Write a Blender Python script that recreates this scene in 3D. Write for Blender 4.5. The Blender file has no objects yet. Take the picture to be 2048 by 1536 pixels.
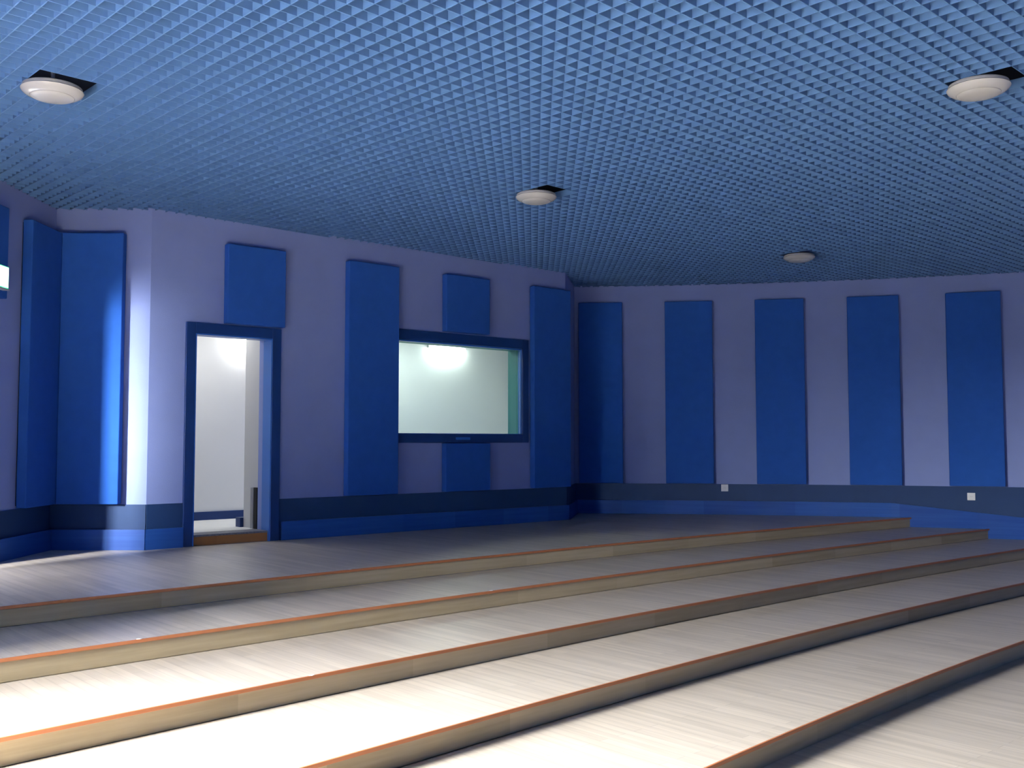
import bpy, bmesh, math
from mathutils import Vector, Matrix

C = bpy.context.scene.collection
# ------------------------------------------------------------------ camera, world, lights
EYE = 1.635                     # eye height above the lowest floor
cam_d = bpy.data.cameras.new('camera')
cam = bpy.data.objects.new('camera', cam_d); C.objects.link(cam)
cam.location = (0, 0, EYE)
cam.rotation_euler = (math.radians(90) + math.atan(115/2020), 0, 0)
cam_d.sensor_width = 36; cam_d.lens = 36*2020/2048; cam_d.clip_start = .05
bpy.context.scene.camera = cam

w = bpy.data.worlds.new('daylight'); bpy.context.scene.world = w; w.use_nodes = True
def build_sky(nt, strength, zenith, horizon, ground):
    N = nt.nodes.new; bg = nt.nodes['Background']; bg.inputs[1].default_value = strength
    tc = N('ShaderNodeTexCoord'); sp = N('ShaderNodeSeparateXYZ'); nt.links.new(tc.outputs['Generated'], sp.inputs[0])
    cr = N('ShaderNodeValToRGB'); e = cr.color_ramp.elements
    e[0].position = .0; e[0].color = (*ground, 1); e[1].position = 1; e[1].color = (*zenith, 1)
    a = e.new(.495); a.color = (*ground, 1); b = e.new(.51); b.color = (*horizon, 1)
    mr = N('ShaderNodeMapRange'); mr.inputs['From Min'].default_value = -1
    nt.links.new(sp.outputs['Z'], mr.inputs['Value']); nt.links.new(mr.outputs['Result'], cr.inputs['Fac'])
    nt.links.new(cr.outputs['Color'], bg.inputs['Color'])
build_sky(w.node_tree, 190, (3.3, 3.3, 3.2), (1, .99, .96), (.05, .05, .045))
vs = bpy.context.scene.view_settings
vs.view_transform = 'Standard'; vs.look = 'None'; vs.gamma = 1; vs.exposure = 0; vs.use_curve_mapping = False

def area(name, loc, target, sx, sy, power, col, spread=180):
    l = bpy.data.lights.new(name, 'AREA'); l.shape = 'RECTANGLE'; l.size = sx; l.size_y = sy
    l.energy = power; l.color = col; l.spread = math.radians(spread)
    o = bpy.data.objects.new(name, l); C.objects.link(o); o.location = loc
    o.rotation_euler = (Vector(target)-Vector(loc)).to_track_quat('-Z', 'Y').to_euler()
    return o
# daylight falling through the big opening and the open side door of the left wall
o = area('daylight_window', (-4.5, 1.7, 1.8), (0, 1.7, 1.8), 2.4, 2.4, 1, (1, 1, 1)); o.data.cycles.is_portal = True
area('daylight_door', (-5.42, 5.6, 2.15), (-3.6, 9.5, 1.6), .22, .8, 75, (.97, .98, 1), 60)
area('daylight_door_fill', (-4.78, 7.70, 1.65), (0, 7.9, 1.55), .9, 1.9, 40, (1, .99, .97))  # soft fill added inside the door box, lifts the platform and panel sides
area('room_fill', (-1.17, 12.85, 3.09), (-1.17, 12.85, 0), .6, .6, 24, (1, 1, .97))  # added fill without a fixture, brightens the room behind the control window
area('room_fill', (-3.3, 10.95, 3.09), (-3.3, 10.95, 0), .5, .5, 11, (1, 1, .97))  # second added fill, brightens the white wall seen through the doorway

# ------------------------------------------------------------------ materials
def mat(name, col, rough=.6, spec=.3, var=.06, nscale=6, bump=0, bscale=200, metal=0):
    m = bpy.data.materials.new(name); m.use_nodes = True
    nt = m.node_tree; b = nt.nodes['Principled BSDF']
    b.inputs['Roughness'].default_value = rough; b.inputs['Specular IOR Level'].default_value = spec
    b.inputs['Metallic'].default_value = metal
    g = nt.nodes.new('ShaderNodeNewGeometry')
    n = nt.nodes.new('ShaderNodeTexNoise'); n.inputs['Scale'].default_value = nscale; n.inputs['Detail'].default_value = 3
    nt.links.new(g.outputs['Position'], n.inputs['Vector'])
    mx = nt.nodes.new('ShaderNodeMix'); mx.data_type = 'RGBA'
    mx.inputs['A'].default_value = (*[c*(1-var) for c in col], 1)
    mx.inputs['B'].default_value = (*[min(1, c*(1+var)) for c in col], 1)
    nt.links.new(n.outputs['Fac'], mx.inputs['Factor'])
    nt.links.new(mx.outputs['Result'], b.inputs['Base Color'])
    if bump:
        n2 = nt.nodes.new('ShaderNodeTexNoise'); n2.inputs['Scale'].default_value = bscale
        nt.links.new(g.outputs['Position'], n2.inputs['Vector'])
        bp = nt.nodes.new('ShaderNodeBump'); bp.inputs['Strength'].default_value = bump; bp.inputs['Distance'].default_value = .002
        nt.links.new(n2.outputs['Fac'], bp.inputs['Height']); nt.links.new(bp.outputs['Normal'], b.inputs['Normal'])
    return m

def emis(name, col, s):
    m = bpy.data.materials.new(name); m.use_nodes = True
    b = m.node_tree.nodes['Principled BSDF']
    b.inputs['Base Color'].default_value = (*col, 1)
    b.inputs['Emission Color'].default_value = (*col, 1); b.inputs['Emission Strength'].default_value = s
    return m

ANG = math.atan2(3.65, 4.13)         # direction of the door wall and of the steps

def planks(name, c1, c2, rough):
    m = bpy.data.materials.new(name); m.use_nodes = True
    nt = m.node_tree; b = nt.nodes['Principled BSDF']; N = nt.nodes.new; L = nt.links.new
    g = N('ShaderNodeNewGeometry')
    mp = N('ShaderNodeMapping'); mp.vector_type = 'POINT'
    mp.inputs['Rotation'].default_value = (0, 0, -ANG - math.pi/2)
    L(g.outputs['Position'], mp.inputs['Vector'])
    br = N('ShaderNodeTexBrick'); br.offset = .37; br.squash = 1
    br.inputs['Color1'].default_value = (*c1, 1); br.inputs['Color2'].default_value = (*c2, 1)
    br.inputs['Mortar'].default_value = (*[x*.8 for x in c2], 1)
    br.inputs['Scale'].default_value = 1; br.inputs['Mortar Size'].default_value = .0015
    br.inputs['Brick Width'].default_value = 1.2; br.inputs['Row Height'].default_value = .065
    L(mp.outputs['Vector'], br.inputs['Vector'])
    mp2 = N('ShaderNodeMapping'); mp2.inputs['Scale'].default_value = (1.3, 22, 1)
    L(mp.outputs['Vector'], mp2.inputs['Vector'])
    n = N('ShaderNodeTexNoise'); n.inputs['Scale'].default_value = 1; n.inputs['Detail'].default_value = 5
    L(mp2.outputs['Vector'], n.inputs['Vector'])
    r = N('ShaderNodeMapRange'); r.inputs['From Min'].default_value = .3; r.inputs['From Max'].default_value = .7
    r.inputs['To Min'].default_value = .87; r.inputs['To Max'].default_value = 1.08
    L(n.outputs['Fac'], r.inputs['Value'])
    mx = N('ShaderNodeVectorMath'); mx.operation = 'SCALE'
    L(br.outputs['Color'], mx.inputs[0]); L(r.outputs['Result'], mx.inputs['Scale'])
    L(mx.outputs['Vector'], b.inputs['Base Color'])
    b.inputs['Roughness'].default_value = rough; b.inputs['Specular IOR Level'].default_value = .4
    return m

def boards(name, c1, c2, rough=.5, length=1.15):
    """boards running along the steps; the tint changes from board to board"""
    m = bpy.data.materials.new(name); m.use_nodes = True
    nt = m.node_tree; b = nt.nodes['Principled BSDF']; N = nt.nodes.new; L = nt.links.new
    g = N('ShaderNodeNewGeometry')
    mp = N('ShaderNodeMapping'); mp.inputs['Rotation'].default_value = (0, 0, -ANG)
    L(g.outputs['Position'], mp.inputs['Vector'])
    sp = N('ShaderNodeSeparateXYZ'); L(mp.outputs['Vector'], sp.inputs[0])
    oi = N('ShaderNodeObjectInfo')
    a = N('ShaderNodeMath'); a.operation = 'DIVIDE'; a.inputs[1].default_value = length; L(sp.outputs['X'], a.inputs[0])
    a2 = N('ShaderNodeMath'); a2.operation = 'ADD'; L(a.outputs[0], a2.inputs[0]); L(oi.outputs['Random'], a2.inputs[1])
    f = N('ShaderNodeMath'); f.operation = 'FLOOR'; L(a2.outputs[0], f.inputs[0])
    cb = N('ShaderNodeCombineXYZ'); L(f.outputs[0], cb.inputs[0]); L(oi.outputs['Random'], cb.inputs[1])
    wn = N('ShaderNodeTexWhiteNoise'); wn.noise_dimensions = '3D'; L(cb.outputs[0], wn.inputs['Vector'])
    mp2 = N('ShaderNodeMapping'); mp2.inputs['Scale'].default_value = (1.5, 1, 30); L(mp.outputs['Vector'], mp2.inputs['Vector'])
    n = N('ShaderNodeTexNoise'); n.inputs['Scale'].default_value = 1; n.inputs['Detail'].default_value = 4
    L(mp2.outputs['Vector'], n.inputs['Vector'])
    ad = N('ShaderNodeMath'); ad.operation = 'MULTIPLY_ADD'; ad.inputs[1].default_value = .6
    sb = N('ShaderNodeMath'); sb.operation = 'SUBTRACT'; sb.inputs[1].default_value = .3; L(n.outputs['Fac'], sb.inputs[0])
    L(wn.outputs['Value'], ad.inputs[0]); L(sb.outputs[0], ad.inputs[2])
    mx = N('ShaderNodeMix'); mx.data_type = 'RGBA'; mx.inputs['A'].default_value = (*c1, 1); mx.inputs['B'].default_value = (*c2, 1)
    L(ad.outputs[0], mx.inputs['Factor']); L(mx.outputs['Result'], b.inputs['Base Color'])
    b.inputs['Roughness'].default_value = rough; b.inputs['Specular IOR Level'].default_value = .3
    return m

M_WALL = mat('lilac_plaster', (.265, .33, .61), .85, .15, .05, 4, .5, 180)
M_FELT = mat('blue_felt', (.022, .10, .40), .9, .15, .10, 9, .6, 350)
M_DADO = mat('navy_dado', (.014, .045, .13), .6, .3, .1, 5, .2, 200)
M_SKIRT = boards('blue_skirting', (.009, .055, .26), (.028, .115, .40), .4, .75)
M_FRAME = mat('navy_gloss_paint', (.008, .035, .15), .35, .4, .08, 3)
M_JAMB = mat('blue_gloss_paint', (.03, .15, .50), .35, .4, .08, 3)
M_GRID = mat('blue_louvre_metal', (.090, .190, .39), .5, .35, .05, 3)
M_DARK = mat('dark_plenum', (.01, .012, .02), .95, .1)
M_WHITE = mat('white_plaster', (.80, .80, .79), .9, .15, .03, 3, .2, 150)
M_GREY = mat('grey_white_plaster', (.62, .62, .61), .9, .15, .04, 3)
M_TEAL = mat('teal_paint', (.06, .22, .21), .5, .3, .06, 3)
M_OPAL = mat('opal_glass', (.50, .49, .47), .18, .5, .03, 20)
M_OPAL2 = mat('frosted_opal_glass', (.50, .49, .47), .3, .5, .03, 20)
M_METAL = mat('white_metal', (.45, .45, .45), .4, .4)
M_PLASTIC = mat('white_plastic', (.8, .8, .78), .3, .4)
M_SOCK = mat('grey_plastic', (.30, .30, .30), .5, .3)
M_BLACK = mat('black_cloth', (.012, .012, .014), .7, .3)
M_STONE = mat('speckled_grey_sill', (.20, .20, .23), .6, .3, .5, 45)
M_OAK = boards('orange_wood', (.42, .17, .05), (.55, .24, .07), .5, 2)
M_FLOOR = planks('pale_laminate', (.69, .61, .52), (.61, .54, .46), .38)
M_RISER = boards('beige_riser_boards', (.36, .285, .165), (.60, .49, .31))
M_NOSE = mat('orange_nosing', (.50, .18, .07), .4, .4, .12, 5)
M_TUBE = emis('tube_glow', (1, 1, .97), 85)
M_BULB = emis('bulb_glow', (1, 1, .97), 60)
M_SIGN = emis('sign_glow', (.9, 1, .95), 3.5)
M_GREEN = emis('green_sign_edge', (.10, .75, .35), 1.2)
M_GLASS = bpy.data.materials.new('green_tinted_glass'); M_GLASS.use_nodes = True
_nt = M_GLASS.node_tree; _nt.nodes.remove(_nt.nodes['Principled BSDF'])
_t = _nt.nodes.new('ShaderNodeBsdfTransparent'); _t.inputs[0].default_value = (.86, .95, .915, 1)
_g = _nt.nodes.new('ShaderNodeBsdfGlossy'); _g.inputs['Roughness'].default_value = .03
_f = _nt.nodes.new('ShaderNodeFresnel'); _f.inputs['IOR'].default_value = 1.45
_m = _nt.nodes.new('ShaderNodeMixShader')
_nt.links.new(_f.outputs[0], _m.inputs[0]); _nt.links.new(_t.outputs[0], _m.inputs[1]); _nt.links.new(_g.outputs[0], _m.inputs[2])
_nt.links.new(_m.outputs[0], _nt.nodes['Material Output'].inputs[0])

# ------------------------------------------------------------------ helpers
def add_prism(bm, pts, z0, z1):
    """closed polygon pts (x,y), any winding, extruded z0..z1 (z may be a list per point)"""
    n = len(pts); z0 = z0 if isinstance(z0, (list, tuple)) else [z0]*n; z1 = z1 if isinstance(z1, (list, tuple)) else [z1]*n
    a = [bm.verts.new((p[0], p[1], z)) for p, z in zip(pts, z0)]
    b = [bm.verts.new((p[0], p[1], z)) for p, z in zip(pts, z1)]
    bm.faces.new(a); bm.faces.new(b[::-1])
    for i in range(n):
        j = (i+1) % n; bm.faces.new((a[i], b[i], b[j], a[j]))

def add_lathe(bm, prof, seg=48):
    rings = []
    for r, z in prof:
        if r < 1e-6: rings.append([bm.verts.new((0, 0, z))])
        else: rings.append([bm.verts.new((r*math.cos(2*math.pi*k/seg), r*math.sin(2*math.pi*k/seg), z)) for k in range(seg)])
    for A, B in zip(rings, rings[1:]):
        for k in range(seg):
            l = (k+1) % seg
            if len(A) == 1 and len(B) == 1: continue
            if len(A) == 1: bm.faces.new((A[0], B[l], B[k]))
            elif len(B) == 1: bm.faces.new((A[k], A[l], B[0]))
            else: bm.faces.new((A[k], A[l], B[l], B[k]))

def obj(name, bm, m, parent=None, off=None, bevel=0, smooth=False):
    bmesh.ops.recalc_face_normals(bm, faces=bm.faces)
    me = bpy.data.meshes.new(name); bm.to_mesh(me); bm.free(); me.materials.append(m)
    if smooth:
        for p in me.polygons: p.use_smooth = True
        me.set_sharp_from_angle(angle=math.radians(35))
    if parent is not None and off is None: off = parent['_o'] if '_o' in parent else (0, 0, 0)
    if off is not None and any(off): me.transform(Matrix.Translation(-Vector(off)))
    o = bpy.data.objects.new(name, me); C.objects.link(o)
    if parent is not None: o.parent = parent
    if bevel:
        b = o.modifiers.new('bevel', 'BEVEL'); b.width = bevel; b.segments = 3; b.limit_method = 'ANGLE'
    return o

def struct(o): o['kind'] = 'structure'; return o
ROOTS = []
def thing(name, label, cat, loc, group=None, structure=False):
    o = bpy.data.objects.new(name, None); C.objects.link(o); o.location = loc
    o['_o'] = tuple(loc); o.empty_display_size = .1; ROOTS.append(o)
    if structure: o['kind'] = 'structure'
    else:
        o['label'] = label; o['category'] = cat
        if group: o['group'] = group
    return o
def tag(o, label, cat, group=None):
    o['label'] = label; o['category'] = cat
    if group: o['group'] = group
    return o

# ------------------------------------------------------------------ plan of the room
K0 = Vector((-3.43, 9.52)); BE = Vector((.70, 13.17))
U = (BE-K0).normalized(); NB = Vector((-U.y, U.x))       # along the door wall / away from the room
LB = (BE-K0).length
def B(s, n): return K0 + U*s + NB*n
XL = -4.34; YK = 9.52; YBACK = -4.2; XR = 10.2; TOP = 4.35
CEIL = 3.835
# curved far wall: circle through three measured points
def circle3(a, b, c):
    d = 2*(a.x*(b.y-c.y)+b.x*(c.y-a.y)+c.x*(a.y-b.y))
    ux = (a.length_squared*(b.y-c.y)+b.length_squared*(c.y-a.y)+c.length_squared*(a.y-b.y))/d
    uy = (a.length_squared*(c.x-b.x)+b.length_squared*(a.x-c.x)+c.length_squared*(b.x-a.x))/d
    o = Vector((ux, uy)); return o, (a-o).length
WC, WR = circle3(Vector((.89, 14.34)), Vector((3.6, 13.97)), Vector((6.4, 13.17)))
def W(x, off=0):                       # point on the curved wall above x, off = into the room
    x0 = x; y = WC.y + math.sqrt(WR**2-(x0-WC.x)**2)
    p = Vector((x0, y)); d = (p-WC).normalized()
    return p - d*off
A0 = Vector((.89, W(.89).y))
NA = 26
ARC = [W(.89 + (XR-.89)*k/NA) for k in range(NA+1)]
POLY = [Vector((XL, YBACK)), Vector((XL, YK)), K0, BE] + ARC + [Vector((XR, YBACK))]

# ------------------------------------------------------------------ walls
def slab(bm, P, Q, thick, z0, z1, s0=0, s1=None):
    """upright slab along P->Q, thick to the left of the direction P->Q"""
    P = Vector(P); Q = Vector(Q); d = (Q-P).normalized(); nn = Vector((-d.y, d.x)); s1 = (Q-P).length if s1 is None else s1
    a = P+d*s0; b = P+d*s1
    add_prism(bm, [a, b, b+nn*thick, a+nn*thick], z0, z1)

def wall(name, P, Q, thick, m, holes=(), e0=0, e1=0, top=TOP, bottom=-.2):
    bm = bmesh.new(); P = Vector(P); Q = Vector(Q); Ls = (Q-P).length; s = -e0
    for (a, b, z0, z1) in sorted(holes):
        slab(bm, P, Q, thick, bottom, top, s, a)
        if z0 > bottom: slab(bm, P, Q, thick, bottom, z0, a, b)
        slab(bm, P, Q, thick, z1, top, a, b); s = b
    slab(bm, P, Q, thick, bottom, top, s, Ls+e1)
    return struct(obj(name, bm, m))

PL = .625                                 # height of the top platform
DS0, DS1, DZ1 = .445, 1.27, 2.69          # doorway in the door wall
WS0, WS1, WZ0, WZ1 = 2.843, 4.76, 1.71, 2.80
# left wall, from the back of the room towards the recess: big opening and side door
OY0, OY1, OZ0, OZ1 = .5, 2.9, .60, 3.0
EY0, EY1, EZ1 = 7.2, 8.19, 2.72
wall('wall_left', (XL, YBACK), (XL, YK), .25, M_WALL,
     [(OY0-YBACK, OY1-YBACK, OZ0, OZ1), (EY0-YBACK, EY1-YBACK, PL-.02, EZ1)], .25, .25)
wall('wall_recess', (XL, YK), K0, .25, M_WALL)
wall('wall_door', K0, BE, .25, M_WALL, [(DS0, DS1, PL, DZ1), (WS0, WS1, WZ0, WZ1)])
wall('wall_return', BE, A0, .12, M_WALL)
bm = bmesh.new(); OUT = [WC+(p-WC)*(1+.25/WR) for p in ARC]
for i in range(NA): add_prism(bm, [ARC[i], ARC[i+1], OUT[i+1], OUT[i]], -.2, TOP)
struct(obj('wall_far', bm, M_WALL))
wall('wall_right', ARC[-1], (XR, YBACK), .25, M_FELT)  # unseen wall, dark felt put on it to reduce bounced light
wall('wall_back', (XR, YBACK), (XL, YBACK), .25, M_FELT, e0=.25)  # unseen too, felt keeps light from bouncing onto the risers

# dado band and skirting board along the visible walls
def band(name, segs, proud, z0, z1, m, bev=.002):
    bm = bmesh.new()
    for P, Q, s0, s1 in segs:
        slab(bm, P, Q, -proud, z0, z1, s0, s1)
    return struct(obj(name, bm, m, bevel=bev))
DT, ST = 1.045, .815
LK = (K0-Vector((XL, YK))).length
def L_(y): return y-YBACK
band('trim_1', [((XL, YBACK), (XL, YK), 0, L_(OY0)-.1), ((XL, YBACK), (XL, YK), L_(OY1)+.1, L_(EY0)-.1), ((XL, YBACK), (XL, YK), L_(EY1)+.1, L_(YK))], .012, .02, DT, M_DADO)
band('trim_2', [((XL, YK), K0, .012, LK)], .012, PL-.02, DT, M_DADO)
band('trim_3', [(K0, BE, 0, .35), (K0, BE, 1.37, LB)], .012, PL-.02, DT, M_DADO)
band('trim_4', [(BE, A0, 0, (A0-BE).length)], .012, PL-.02, DT, M_DADO)
band('baseboard_left', [((XL, YBACK), (XL, YK), L_(EY1)+.1, L_(YK))], .05, PL-.02, ST, M_SKIRT)
band('baseboard_recess', [((XL, YK), K0, .05, LK+.01)], .05, PL-.02, ST, M_SKIRT)
band('baseboard_door', [(K0, BE, -.03, .35), (K0, BE, 1.40, LB+.02)], .04, PL-.02, ST, M_SKIRT)
band('baseboard_return', [(BE, A0, .02, (A0-BE).length)], .04, PL-.02, ST, M_SKIRT)
def curved(name, off, z0, zf, m, xs):
    bm = bmesh.new()
    for a, b in zip(xs, xs[1:]):
        add_prism(bm, [W(a, -.002), W(b, -.002), W(b, off), W(a, off)], z0, [zf(a), zf(b), zf(b), zf(a)])
    return struct(obj(name, bm, m))
XS = [.89 + (XR-.89)*k/NA for k in range(NA+1)]
curved('trim_5', .012, .02, lambda x: DT, M_DADO, XS)
curved('baseboard_far', .04, .02, lambda x: ST if x < 5.08 else max(.19, ST-.105*(x-5.08)), M_SKIRT,
       [.89, 2.15, 2.85, 3.45, 4.2, 5.08, 6.1, 6.6, 7.4, 8.3, 9.2, 10.15])

# ------------------------------------------------------------------ floor, platform and steps
RC = [(49.25, -46.06, 74.02), (74.87, -73.22, 110.39), (58.97, -53.36, 84.10), (49.02, -42.18, 68.26), (40.09, -31.42, 53.35)]
H = .125
def edge(i, back=0):
    """plan line of the i-th step edge, from the left wall to the far wall"""
    cx, cy, R = RC[i]; R += back; pts = []; x = XL+.03
    while True:
        y = cy + math.sqrt(R*R-(x-cx)**2)
        lim = W(x, .04).y if x > .95 else 99
        if x >= XR-.02 or y > lim: break
        pts.append(Vector((x, y))); x += .18
    a, b = pts[-1].x, x
    for _ in range(30):
        c = (a+b)/2
        if cy+math.sqrt(R*R-(c-cx)**2) > (W(c, .04).y if c < XR else 99): b = c
        else: a = c
    if a < XR-.05: pts.append(Vector((a, cy+math.sqrt(R*R-(a-cx)**2))))
    return pts
def wallpts(xa, xb):
    n = max(1, int(abs(xb-xa)/.3)); return [W(xa+(xb-xa)*k/n, .04) for k in range(n+1)]
def strip(front, back):
    """outline between a front edge and the line behind it, closed along the far wall"""
    xa, xb = front[-1].x, back[-1].x
    mid = wallpts(xa, xb)[1:-1]
    return front + mid + back[::-1]
def ribbon(bm, pts, off0, off1, z0, z1):
    """thin band following an edge, between two offsets behind it"""
    nrm = []
    for i, p in enumerate(pts):
        d = (pts[min(i+1, len(pts)-1)]-pts[max(i-1, 0)]).normalized(); nrm.append(Vector((-d.y, d.x)))
    A = [p+n*off0 for p, n in zip(pts, nrm)]; Bk = [p+n*off1 for p, n in zip(pts, nrm)]
    add_prism(bm, A+Bk[::-1], z0, z1)
bm = bmesh.new(); add_prism(bm, [(p.x, p.y) for p in POLY], -.1, 0); struct(obj('floor', bm, M_FLOOR))
plat = thing('floor', '', '', (0, 9.0, 0), structure=True)
e0 = edge(0)
bm = bmesh.new()
pl = e0 + wallpts(e0[-1].x, .93)[1:] + [A0+Vector((.045, -.04)), BE+Vector((.05, -.02))] + [B(LB, -.045), B(1.375, -.045), B(1.375, 0), B(.345, 0), B(.345, -.045), K0+Vector((.03, -.06)), Vector((XL+.05, YK-.05)), Vector((XL+.05, EY1+.1)), Vector((XL, EY1+.1)), Vector((XL, EY0-.1)), Vector((XL+.012, EY0-.1))]
add_prism(bm, [(p.x, p.y) for p in pl], PL-.0165, PL)
obj('platform_top', bm, M_FLOOR, plat)
NAMES = ['', 'first wooden step below the top platform, running along the door wall side', 'second wooden step down from the top platform', 'third wooden step down from the top platform, brightly lit at its left', 'lowest wooden step, in the right foreground, one rise above the floor']
for i in range(5):
    z = PL-H*i; f = edge(i)
    if i:
        r = thing('seating_step', NAMES[i], 'step', (0, f[len(f)//3].y, 0), 'curved wooden steps of the tiered floor')
        bm = bmesh.new(); add_prism(bm, strip(f, edge(i-1, -.004)), z-.0165, z); obj('tread', bm, M_FLOOR, r)
    else: r = plat
    bm = bmesh.new(); ribbon(bm, f, .006, .024, z-H+.0005, z-.017); obj('riser', bm, M_RISER, r)
    bm = bmesh.new(); ribbon(bm, f, -.010, .004, z-.017, z+.003); obj('nosing', bm, M_NOSE, r, bevel=.003)

# ------------------------------------------------------------------ ceiling: open blue louvre grid under a dark void
bm = bmesh.new(); add_prism(bm, [(-4.9, -4.8), (-4.9, 16.5), (10.8, 16.5), (10.8, -4.8)], TOP, TOP+.1)
struct(obj('ceiling', bm, M_DARK))
LAMPS = [(-2.845, 6.14), (.215, 8.86), (2.865, 6.09), (3.385, 11.80)]
GA = math.radians(43.8); CELL = .10; T = .0055; BH = .055
GX = Vector((math.cos(GA), math.sin(GA))); GY = Vector((-GX.y, GX.x)); G0 = Vector((-.975, 4.975))
def hole_of(lx, ly):
    v = Vector((lx+.05, ly-.01))-G0
    return (round(v.dot(GX)/CELL), round(v.dot(GY)/CELL))
HOLES = [hole_of(*l) for l in LAMPS]
bm = bmesh.new()
def spans(o, d, e, k, ax):
    """parts of a blade inside the room and outside the lamp cut-outs (o: point, d: direction)"""
    ts = []; n = len(POLY)
    for i in range(n):
        p = POLY[i]-o; q = POLY[(i+1) % n]-o
        a, b = p.dot(e), q.dot(e)
        if (a > 0) != (b > 0):
            f = a/(a-b); ts.append(p.dot(d)*(1-f)+q.dot(d)*f)
    ts.sort(); out = [[ts[j]+.012, ts[j+1]-.012] for j in range(0, len(ts)-1, 2)]
    for h in HOLES:
        hk, ha = (h[1], h[0]) if ax == 0 else (h[0], h[1])
        if abs(k-hk) < 2:
            lo, hi = (ha-2)*CELL-T/2, (ha+2)*CELL+T/2; new = []
            for a, b in out:
                if hi <= a or lo >= b: new.append([a, b])
                else:
                    if a < lo: new.append([a, lo])
                    if b > hi: new.append([hi, b])
            out = new
    return out
for ax in (0, 1):
    d, e = (GX, GY) if ax == 0 else (GY, GX)
    for k in range(-170, 171):
        o = G0+e*(k*CELL)
        for a, b in spans(o, d, e, k, ax):
            if b-a < .02: continue
            p, q = o+d*a, o+d*b
            add_prism(bm, [p-e*T/2, q-e*T/2, q+e*T/2, p+e*T/2], CEIL, CEIL+BH)
struct(obj('ceiling', bm, M_GRID))

# ------------------------------------------------------------------ ceiling lamps
LL = ['round white ceiling lamp at the far left, above the recess corner', 'round white ceiling lamp in the middle, above and right of the control window',
      'round white ceiling lamp at the upper right, nearest the right edge', 'small-looking round white ceiling lamp farthest away, near the curved striped wall']
lamp0 = thing('ceiling_lamp', LL[0], 'ceiling lamp', (LAMPS[0][0], LAMPS[0][1], CEIL-.075), 'round opal ceiling lamps')
del lamp0['_o']
bm = bmesh.new(); add_lathe(bm, [(0, .075), (.150, .075), (.172, .064), (.176, .050), (.172, .040), (.15, .036), (0, .036)]); obj('mounting_plate', bm, M_METAL, lamp0, (0, 0, 0), smooth=True)
bm = bmesh.new(); add_lathe(bm, [(.150, .044), (.178, .046), (.182, .040), (.174, .027), (.155, .014), (.135, .005), (.128, .0035), (.126, .007), (.0, .02)]); obj('diffuser', bm, M_OPAL, lamp0, (0, 0, 0), smooth=True)
bm = bmesh.new(); add_lathe(bm, [(.1255, .008), (.1255, .002), (.118, -.003), (.09, -.010), (.05, -.015), (.0, -.017)]); obj('inner_dome', bm, M_OPAL2, lamp0, (0, 0, 0), smooth=True)
bm = bmesh.new(); add_lathe(bm, [(0, .07), (.012, .07), (.012, TOP-CEIL+.075), (0, TOP-CEIL+.075)], 12); obj('stem', bm, M_METAL, lamp0, (0, 0, 0))
for i in range(1, 4):
    c = lamp0.copy(); C.objects.link(c); c.location = (LAMPS[i][0], LAMPS[i][1], CEIL-.075); c['label'] = LL[i]
    for ch in lamp0.children:
        d = ch.copy(); C.objects.link(d); d.parent = c

# ------------------------------------------------------------------ acoustic panels
PT = .10
def panel(P, Q, s0, s1, z0, z1, label, group, thick=PT):
    P = Vector(P); Q = Vector(Q); d = (Q-P).normalized(); nn = Vector((d.y, -d.x)); c = P+d*(s0+s1)/2
    loc = (c.x, c.y, z0)
    r = thing('acoustic_panel', label, 'acoustic panel', loc, group)
    bm = bmesh.new(); a = P+d*s0; b = P+d*s1
    add_prism(bm, [a+nn*.012, b+nn*.012, b+nn*thick, a+nn*thick], z0, z1); obj('fabric_face', bm, M_FELT, r, bevel=.008)
    bm = bmesh.new(); a = P+d*(s0+.02); b = P+d*(s1-.02)
    add_prism(bm, [a+nn*.0002, b+nn*.0002, b+nn*.0118, a+nn*.0118], z0+.02, z1-.02); obj('backing_board', bm, M_DARK, r)
    return r
PB, PZ = 1.052, 3.60
GD = 'blue acoustic panels on the door wall'
panel(K0, BE, .735, 1.375, 2.806, PZ, 'square blue acoustic panel above the open doorway', GD)
panel(K0, BE, 2.14, 2.80, PB, PZ, 'tall blue acoustic panel between the doorway and the control window', GD)
panel(K0, BE, 3.47, 4.135, 2.925, PZ, 'square blue acoustic panel directly above the control window', GD)
panel(K0, BE, 3.47, 4.145, PB, 1.615, 'short blue acoustic panel directly below the control window', GD)
panel(K0, BE, 4.865, LB, PB, PZ, 'tall blue acoustic panel right of the control window, at the wall end', GD)
GC = 'blue acoustic panels in the recess corner'
panel((XL, YBACK), (XL, YK), L_(8.85), L_(YK)-.001, PB, PZ, 'tall blue acoustic panel on the left wall, touching the recess corner', GC)
panel((XL, YK), K0, PT+.002, PT+.58, PB, PZ, 'tall blue acoustic panel on the recess wall facing us, bright strip along its right side', GC)
panel((XL, YBACK), (XL, YK), L_(7.75), L_(8.43), 2.83, PZ, 'blue acoustic panel high on the left wall, behind the lit sign', GC)
FX = [(.95, 1.565), (2.16, 2.81), (3.385, 4.025), (4.58, 5.215), (5.775, 6.40)]
FL = ['leftmost tall blue panel on the curved wall, half in the shadow of the wall end',
      'second tall blue panel from the left on the curved wall', 'middle one of the five tall blue panels on the curved wall',
      'fourth tall blue panel from the left on the curved wall', 'rightmost tall blue panel on the curved wall, above the right socket']
for (a, b), l in zip(FX, FL):
    P, Q = W(a, .004), W(b, .004)
    panel(P, Q, 0, (Q-P).length, PB, PZ, l, 'tall blue acoustic panels on the curved wall', .085)

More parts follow.
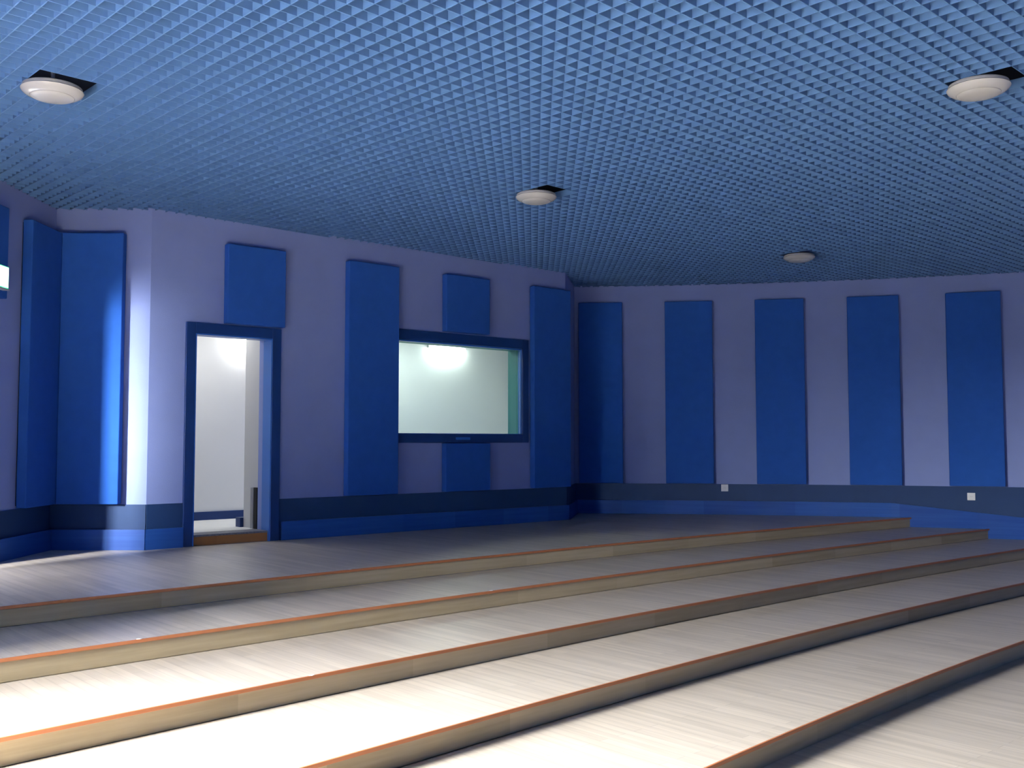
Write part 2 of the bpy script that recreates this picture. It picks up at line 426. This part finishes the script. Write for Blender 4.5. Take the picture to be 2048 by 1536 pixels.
# ------------------------------------------------------------------ sockets on the dado band
def socket(x, z, label):
    p = W(x, .0125); d = (p-WC).normalized(); t = Vector((-d.y, d.x))
    r = thing('wall_socket', label, 'socket', (p.x, p.y, z), 'white wall sockets on the dado')
    bm = bmesh.new(); h = .048
    add_prism(bm, [p+t*h, p-t*h, p-t*h-d*.012, p+t*h-d*.012], z-h, z+h); obj('cover_plate', bm, M_PLASTIC, r, bevel=.003)
    bm = bmesh.new(); h = .024
    add_prism(bm, [p+t*h-d*.0122, p-t*h-d*.0122, p-t*h-d*.0145, p+t*h-d*.0145], z-h, z+h); obj('socket_insert', bm, M_PLASTIC, r, bevel=.001)
    for s in (-1, 1):
        bm = bmesh.new(); q = p+t*(.009*s)
        add_prism(bm, [q+t*.0025-d*.0146, q-t*.0025-d*.0146, q-t*.0025-d*.0152, q+t*.0025-d*.0152], z-.003, z+.003); obj('hole', bm, M_SOCK, r)
socket(2.955, .993, 'white square wall socket left on the curved wall, close under the lilac wall')
socket(6.02, .915, 'white square wall socket right, below the rightmost curved-wall panel')

# ------------------------------------------------------------------ doorway and control window
def box_sn(bm, s0, s1, n0, n1, z0, z1): add_prism(bm, [B(s0, n0), B(s1, n0), B(s1, n1), B(s0, n1)], z0, z1)
d1 = thing('door_1', '', '', (*B((DS0+DS1)/2, 0), PL), structure=True)
bm = bmesh.new()
box_sn(bm, DS0-.095, DS0, -.03, 0, PL, DZ1+.105); box_sn(bm, DS1, DS1+.10, -.03, 0, PL, DZ1+.105); box_sn(bm, DS0, DS1, -.03, 0, DZ1, DZ1+.105)
obj('door_frame', bm, M_FRAME, d1, bevel=.004)
bm = bmesh.new()
box_sn(bm, DS0, DS0+.012, -.028, .14, PL, DZ1); box_sn(bm, DS1-.012, DS1, -.028, .14, PL, DZ1); box_sn(bm, DS0+.012, DS1-.012, -.028, .14, DZ1-.012, DZ1)
obj('door_jamb', bm, M_JAMB, d1)
bm = bmesh.new(); box_sn(bm, DS0+.012, DS1-.012, .01, .06, PL, PL+.085); obj('threshold_riser', bm, M_OAK, d1)
bm = bmesh.new(); box_sn(bm, DS0+.012, DS1-.012, .0, .27, PL+.0855, PL+.105); obj('threshold_sill', bm, M_STONE, d1, bevel=.003)

w1 = thing('window_1', '', '', (*B((WS0+WS1)/2, 0), WZ0), structure=True)
bm = bmesh.new(); f = .09
box_sn(bm, WS0-.038, WS0+.0, -.035, 0, WZ0-f, WZ1+f+.02); box_sn(bm, WS1-.03, WS1+.07, -.035, 0, WZ0-f, WZ1+f+.02)
box_sn(bm, WS0, WS1-.03, -.035, 0, WZ0-f, WZ0+.01); box_sn(bm, WS0, WS1-.03, -.035, 0, WZ1-.005, WZ1+f+.02)
obj('window_frame', bm, M_FRAME, w1, bevel=.005)
bm = bmesh.new()
for a, b, z0, z1 in ((WS0, WS0+.012, WZ0, WZ1), (WS1-.012, WS1, WZ0, WZ1), (WS0+.012, WS1-.012, WZ0, WZ0+.012), (WS0+.012, WS1-.012, WZ1-.012, WZ1)):
    box_sn(bm, a, b, .06, .27, z0, z1)
obj('window_reveal', bm, M_TEAL, w1)
bm = bmesh.new()
for a, b, z0, z1 in ((WS0, WS0+.02, WZ0, WZ1), (WS1-.03, WS1, WZ0, WZ1), (WS0+.02, WS1-.03, WZ0, WZ0+.02), (WS0+.02, WS1-.03, WZ1-.02, WZ1)):
    box_sn(bm, a, b, .0, .058, z0, z1)
obj('glazing_bead', bm, M_JAMB, w1)
bm = bmesh.new(); box_sn(bm, WS0+.021, WS1-.031, .025, .031, WZ0+.021, WZ1-.021); obj('window_pane', bm, M_GLASS, w1)
bm = bmesh.new(); box_sn(bm, 3.66, 3.88, -.040, -.0352, WZ0-.055, WZ0-.025); obj('name_plate', bm, M_JAMB, w1, bevel=.002)

# side opening and side door of the left wall (outside the frame; the daylight comes through them)
for nm, y0, y1, z0, z1 in (('window_2', OY0, OY1, OZ0, OZ1), ('door_2', EY0, EY1, PL, EZ1)):
    r = thing(nm, '', '', (XL, (y0+y1)/2, z0), structure=True); bm = bmesh.new(); x0, x1 = XL, XL+.03
    for a, b, c, d in ((y0-.09, y0, z0, z1+.09), (y1, y1+.09, z0, z1+.09), (y0, y1, z1, z1+.09)):
        add_prism(bm, [(x0, a), (x1, a), (x1, b), (x0, b)], c, d)
    if nm == 'window_2': add_prism(bm, [(x0, y0-.09), (x1, y0-.09), (x1, y1+.09), (x0, y1+.09)], z0-.09, z0)
    obj('window_frame' if nm == 'window_2' else 'door_frame', bm, M_FRAME, r, bevel=.004)

# outside: added unseen wing cutting steep daylight, added box keeping sky off the door
bm = bmesh.new(); add_prism(bm, [(-5.6, .25), (XL-.25, .25), (XL-.25, .45), (-5.6, .45)], -.2, TOP); struct(obj('light_block_wing', bm, M_GREY))
bm = bmesh.new()
for a, b, c, d, z0, z1 in ((-6.3, -6.2, 4.9, 8.6, .5, 3.3), (-6.2, -4.6, 4.9, 5.0, .5, 3.3), (-6.2, -4.6, 8.5, 8.6, .5, 3.3), (-6.3, -4.6, 4.9, 8.6, .45, .6), (-6.3, -4.6, 4.9, 8.6, 3.2, 3.3)):
    add_prism(bm, [(a, c), (b, c), (b, d), (a, d)], z0, z1)
struct(obj('light_block_box', bm, M_GREY))

# ------------------------------------------------------------------ small room behind the door wall
RF, RT, RD = PL+.10, 3.12, 1.80
q0, q1, q2, q3 = B(.05, RD), B(6.15, RD), B(5.33, .25), B(.12, .25)
bm = bmesh.new(); add_prism(bm, [q0, q1, q2, q3], RF-.1, RF); struct(obj('floor', bm, M_WHITE))
bm = bmesh.new(); add_prism(bm, [q0, q1, q2, q3], RT, RT+.08); struct(obj('ceiling', bm, M_WHITE))
wall('wall_room_back', q0, q1, .12, M_WHITE, top=RT+.08, bottom=RF-.1)
wall('wall_room_right', q1, q2, .10, M_WHITE, top=RT+.08, bottom=RF-.1)
wall('wall_room_left', q3, q0, .12, M_WHITE, top=RT+.08, bottom=RF-.1)
bm = bmesh.new(); box_sn(bm, DS1+.03, DS1+.17, .275, .62, RF, RT); struct(obj('wall_partition', bm, M_GREY))
bm = bmesh.new(); box_sn(bm, -.4, 3, RD-.02, RD-.001, RF, RF+.095); struct(obj('baseboard_room', bm, M_FRAME))
bm = bmesh.new(); box_sn(bm, DS1-.01, DS1+.18, .622, .72, RF, RF+.10); struct(obj('baseboard_partition', bm, M_FRAME))

bx = thing('slim_case', 'slim black upright case leaning beside the doorway, inside the white room', 'case', (*B(1.27, .45), RF))
bm = bmesh.new(); box_sn(bm, 1.262, 1.298, .253, .325, RF+.001, RF+.43); obj('case_body', bm, M_BLACK, bx, bevel=.008)
bm = bmesh.new(); box_sn(bm, 1.258, 1.298, .327, .39, RF+.001, RF+.43); obj('case_edge', bm, M_SOCK, bx, bevel=.005)

tl = thing('tube_light', 'bright fluorescent tube light on the wall behind the control window', 'lamp', (*B(4.9, RD), 2.95))
bm = bmesh.new(); box_sn(bm, 4.60, 5.26, RD-.04, RD-.001, 2.93, 2.99); obj('housing', bm, M_METAL, tl, bevel=.004)
bm = bmesh.new()
a, b = B(4.64, RD-.065), B(5.22, RD-.065); seg = 14; ra = []; rb = []
for k in range(seg):
    t = 2*math.pi*k/seg; o = -NB*(.018*math.cos(t)); z = 2.925+.018*math.sin(t)
    ra.append(bm.verts.new((a.x+o.x, a.y+o.y, z))); rb.append(bm.verts.new((b.x+o.x, b.y+o.y, z)))
for k in range(seg): bm.faces.new((ra[k], ra[(k+1) % seg], rb[(k+1) % seg], rb[k]))
bm.faces.new(ra); bm.faces.new(rb); obj('tube', bm, M_TUBE, tl, smooth=True)
bl = thing('globe_lamp', 'small glowing round lamp high in the open doorway', 'lamp', (*B(1.86, RD-.07), 2.82))
bm = bmesh.new(); bmesh.ops.create_uvsphere(bm, u_segments=20, v_segments=12, radius=.062)
bmesh.ops.translate(bm, verts=bm.verts, vec=(*B(1.86, RD-.085), 2.82)); obj('globe', bm, M_BULB, bl, smooth=True)
bm = bmesh.new(); box_sn(bm, 1.83, 1.89, RD-.03, RD-.001, 2.79, 2.85); obj('wall_mount', bm, M_METAL, bl, bevel=.004)

# ------------------------------------------------------------------ lit sign on the left wall
sg = thing('exit_sign', 'glowing white and green box sign at the left edge, high on the left wall', 'sign', (XL+.1, 8.27, 2.90))
x0 = XL+PT+.001
bm = bmesh.new(); add_prism(bm, [(x0, 8.08), (x0+.045, 8.08), (x0+.045, 8.355), (x0, 8.355)], 2.90, 3.085); obj('sign_housing', bm, M_GREEN, sg, bevel=.003)
bm = bmesh.new(); add_prism(bm, [(x0+.0455, 8.09), (x0+.052, 8.09), (x0+.052, 8.335), (x0+.0455, 8.335)], 2.912, 3.075); obj('sign_face', bm, M_SIGN, sg)
bm = bmesh.new(); add_prism(bm, [(x0, 8.08), (x0+.055, 8.08), (x0+.055, 8.355), (x0, 8.355)], 2.888, 2.8995); obj('sign_base', bm, M_METAL, sg)

# ------------------------------------------------------------------ white flecks on the step nosings
FK = [(1, -2.14, 'tiny white fleck on the left part of the second orange nosing from the top'),
      (2, -1.08, 'tiny white fleck on the third orange nosing from the top, left of centre'),
      (1, -.16, 'tiny white fleck mid-length on the second orange nosing from the top'),
      (0, .72, 'tiny white fleck on the topmost orange nosing, below the dark wall end'),
      (0, -1.28, 'tiny white fleck on the topmost orange nosing, right of the doorway')]
for i, x, l in FK:
    cx, cy, R = RC[i]; y = cy+math.sqrt(R*R-(x-cx)**2); z = PL-H*i
    bm = bmesh.new()
    add_prism(bm, [(x-.012, y-.012), (x+.008, y-.010), (x+.016, y+.002), (x+.004, y+.010), (x-.010, y+.004)], z+.0032, z+.0062)
    o = obj('white_fleck', bm, M_PLASTIC, off=(x, y, z+.0032)); o.location = (x, y, z+.0032)
    tag(o, l, 'scrap', 'white flecks on the step edges')

for r in ROOTS:
    if '_o' in r: del r['_o']
